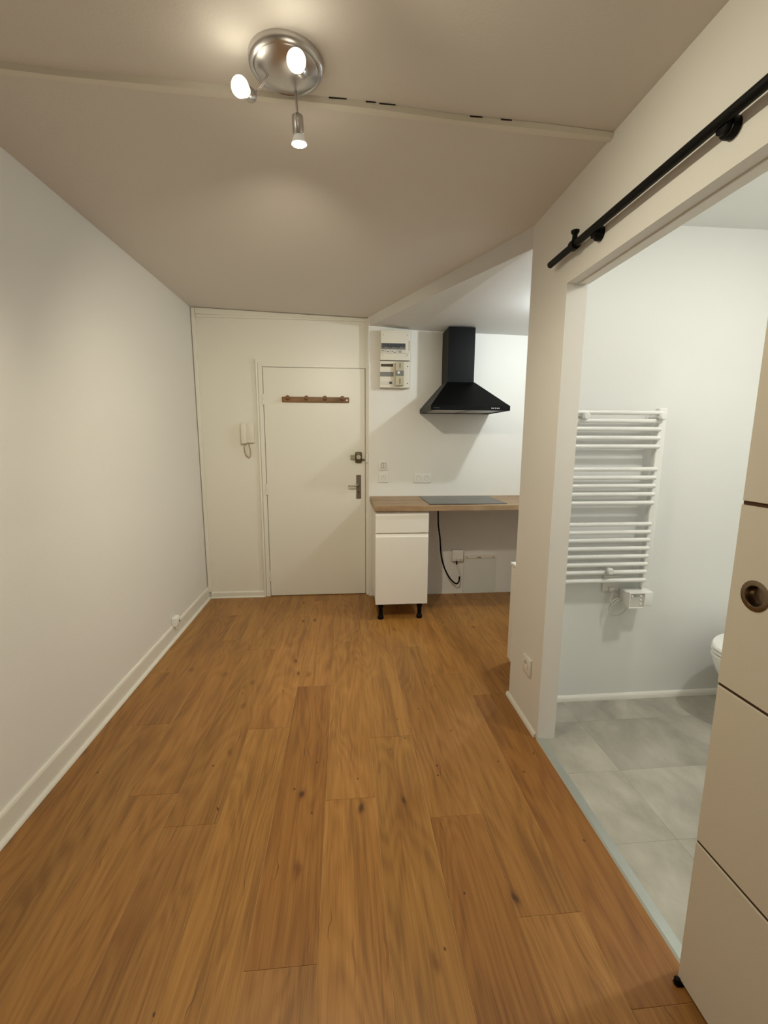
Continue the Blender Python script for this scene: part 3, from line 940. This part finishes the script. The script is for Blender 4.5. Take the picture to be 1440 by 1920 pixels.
obj('cable_grip', B(1.348, 1.372, BY - 0.024, BY - 0.009, 0.613, 0.634, bev=0.003), WHITEP, ou)

# ------------------------------------------------------------------ bathroom: wall-hung toilet
tl = thing('toilet', 'white wall hung toilet with closed lid behind the sliding door', 'toilet', (2.1, 1.80, 0.2))
TXc, TYc = 2.05, 1.80


def oval(sc, zz, n=48, dx=0.0, front=0.31, half=0.18, back=XBR - 0.002):
    pts = []
    for i in range(n + 1):
        a = math.pi / 2 + math.pi * i / n
        pts.append((TXc + dx + front * sc * math.cos(a), TYc + half * sc * math.sin(a), zz))
    pts.append((back, TYc - half * sc * 0.98, zz))
    pts.append((back, TYc + half * sc * 0.98, zz))
    return pts


def stack(levels):
    bm = bmesh.new()
    R_ = [[bm.verts.new(p) for p in lv] for lv in levels]
    n = len(R_[0])
    for a, b_ in zip(R_, R_[1:]):
        for i in range(n):
            j = (i + 1) % n
            bm.faces.new((a[i], a[j], b_[j], b_[i]))
    bm.faces.new(R_[0][::-1])
    bm.faces.new(R_[-1])
    bmesh.ops.recalc_face_normals(bm, faces=bm.faces[:])
    return bm


obj('bowl', stack([oval(0.45, 0.07, dx=0.10), oval(0.62, 0.10, dx=0.07), oval(0.80, 0.18, dx=0.04), oval(0.92, 0.27, dx=0.015), oval(0.985, 0.345), oval(1.0, 0.368), oval(0.985, 0.376)]), CERAM, tl, smooth=True)
obj('seat', stack([oval(0.985, 0.379, back=2.28), oval(1.0, 0.383, back=2.285), oval(1.0, 0.391, back=2.285), oval(0.985, 0.395, back=2.28)]), CERAM, tl, smooth=True)
obj('lid', stack([oval(0.985, 0.398, back=2.28), oval(1.0, 0.402, back=2.285), oval(0.995, 0.412, back=2.285), oval(0.975, 0.418, back=2.28), oval(0.90, 0.421, back=2.27)]), CERAM, tl, smooth=True)

# ------------------------------------------------------------------ lamps
def light(name, kind, loc, power, col, parent=None, size=0.03, aim=None, spot=None, blend=0.5):
    d = bpy.data.lights.new(name, kind)
    d.energy = power
    d.color = col
    d.shadow_soft_size = size
    if kind == 'SPOT':
        d.spot_size = spot
        d.spot_blend = blend
    o = bpy.data.objects.new(name, d)
    COL.objects.link(o)
    o.location = loc
    if aim is not None:
        o.rotation_euler = Vector(aim).to_track_quat('-Z', 'Y').to_euler()
    if parent is not None:
        o.parent = parent
        o.matrix_parent_inverse = Matrix.Translation(-parent.location)
    return o


BULB = mat('lit_bulb', (1, 1, 1, 1), 0.3, emit=BULB_E, ecol=(1.0, 0.90, 0.70, 1))
BULBG = mat('bulb_glass', (0.75, 0.75, 0.75, 1), 0.15, emit=0.12, ecol=(1.0, 0.93, 0.80, 1))
cl = thing('ceiling_light', 'chrome ceiling light with three spot heads on a round base', 'ceiling light', (-0.145, 1.395, 2.385))
bm = lathe(bmesh.new(), (-0.145, 1.395, 2.388), (0, 0, -1), [(0, -0.002), (0.098, -0.002), (0.100, 0.004), (0.099, 0.018), (0.094, 0.025), (0.088, 0.027), (0.085, 0.024), (0.082, 0.027), (0.04, 0.036), (0, 0.038)], 48)
obj('base_plate', bm, CHROME, cl, smooth=True)
heads = (
    # arm root, socket start, aim
    ((-0.195, 1.405, 2.356), (-0.247, 1.438, 2.325), (-0.20, -0.86, -0.34)),
    ((-0.115, 1.35, 2.356), (-0.100, 1.338, 2.322), (-0.08, -0.86, -0.34)),
    ((-0.127, 1.468, 2.356), (-0.126, 1.478, 2.312), (0.03, 0.20, -1.0)),
)
for i, (root, st_, aim) in enumerate(heads):
    A, Sx, D = Vector(root), Vector(st_), Vector(aim).normalized()
    obj('arm', tube(bmesh.new(), [A + Vector((0, 0, 0.006)), A, (A + Sx) / 2 + Vector((0, 0, -0.004)), Sx + D * 0.002], 0.0036, 10), CHROME, cl, smooth=True)
    bm = lathe(bmesh.new(), Sx, D, [(0, -0.003), (0.006, -0.003), (0.0075, 0.0), (0.0155, 0.002), (0.0168, 0.005), (0.0168, 0.046), (0.0155, 0.048), (0, 0.048)], 24)
    hd = obj('lamp_head', bm, CHROME, cl, smooth=True)
    g = Sx + D * 0.048
    if i == 2:
        bm = lathe(bmesh.new(), g, D, [(0, 0), (0.013, 0.0), (0.016, 0.006), (0.0195, 0.014), (0.0218, 0.020)], 24)
        obj('bulb_reflector', bm, BULBG, hd, smooth=True)
        bm = lathe(bmesh.new(), g, D, [(0.0218, 0.020), (0.0225, 0.024), (0.018, 0.027), (0, 0.0282)], 24)
        obj('bulb', bm, BULB, hd, smooth=True)
    else:
        bm = lathe(bmesh.new(), g, D, [(0, 0), (0.011, 0.0), (0.015, 0.008), (0.0205, 0.022), (0.0235, 0.032), (0.0235, 0.036), (0.018, 0.041), (0.009, 0.0435), (0, 0.044)], 24)
        obj('bulb', bm, BULB, hd, smooth=True)
    light('spot_lamp', 'SPOT', g + D * 0.052, DOWN_W if i == 2 else FRONT_W, DOWN_C if i == 2 else FRONT_C, cl, 0.022, (Vector((-0.28, -0.30, -0.90)), Vector((0.50, -0.25, -0.83)), D)[i], math.radians((132, 160, 165)[i]), 0.6 if i == 2 else 0.9)
    if i == 2:
        light('added_back_spot', 'SPOT', g + D * 0.052, BACK_W, BACK_C, cl, 0.022, Vector((-0.16, 0.85, -0.55)), math.radians(110), 1.0)  # extra light added to lift the door wall; the head itself points down
    light('bulb_glow', 'POINT', g + D * 0.052, GLOW_W, GLOW_C, cl, 0.022)

kl = thing('kitchen_ceiling_spot', 'small white ceiling spotlight over the far kitchen corner', 'ceiling light', (1.53, 2.80, 2.245))
bm = lathe(bmesh.new(), (1.53, 2.80, 2.249), (0, 0, -1), [(0, 0), (0.05, 0), (0.05, 0.012), (0.045, 0.016), (0.030, 0.018), (0.030, 0.022), (0, 0.022)], 32)
obj('base', bm, WHITEP, kl, smooth=True)
obj('bulb', lathe(bmesh.new(), (1.53, 2.80, 2.227), (0, 0, -1), [(0.026, 0), (0.026, 0.004), (0, 0.006)], 24), mat('lit_bulb_white', (1, 1, 1, 1), 0.3, emit=8.0, ecol=(1, 0.97, 0.92, 1)), kl, smooth=True)
light('kitchen_lamp', 'POINT', (1.53, 2.80, 2.19), KIT_W, KIT_C, kl, 0.025)

bl = thing('bathroom_ceiling_lamp', 'round white bathroom ceiling lamp', 'ceiling light', (1.74, 1.05, 2.352))
bm = lathe(bmesh.new(), (1.74, 1.05, 2.352), (0, 0, -1), [(0, 0), (0.06, 0), (0.06, 0.012), (0.05, 0.016), (0, 0.016)], 32)
obj('base', bm, WHITEP, bl, smooth=True)
obj('diffuser', lathe(bmesh.new(), (1.74, 1.05, 2.335), (0, 0, -1), [(0.05, 0), (0.042, 0.010), (0.0, 0.014)], 32), mat('lit_diffuser', (1, 1, 1, 1), 0.3, emit=6.0, ecol=(0.97, 1, 0.96, 1)), bl, smooth=True)
light('bathroom_lamp', 'POINT', (1.74, 1.05, 2.235), BATH_W, BATH_C, bl, 0.028)
dl = light('bathroom_downlight', 'AREA', (1.74, 1.05, 2.318), BATH_W * 0.8, BATH_C, bl, 0.03, (0, 0, -1))
dl.data.shape = 'DISK'
dl.data.size = 0.07
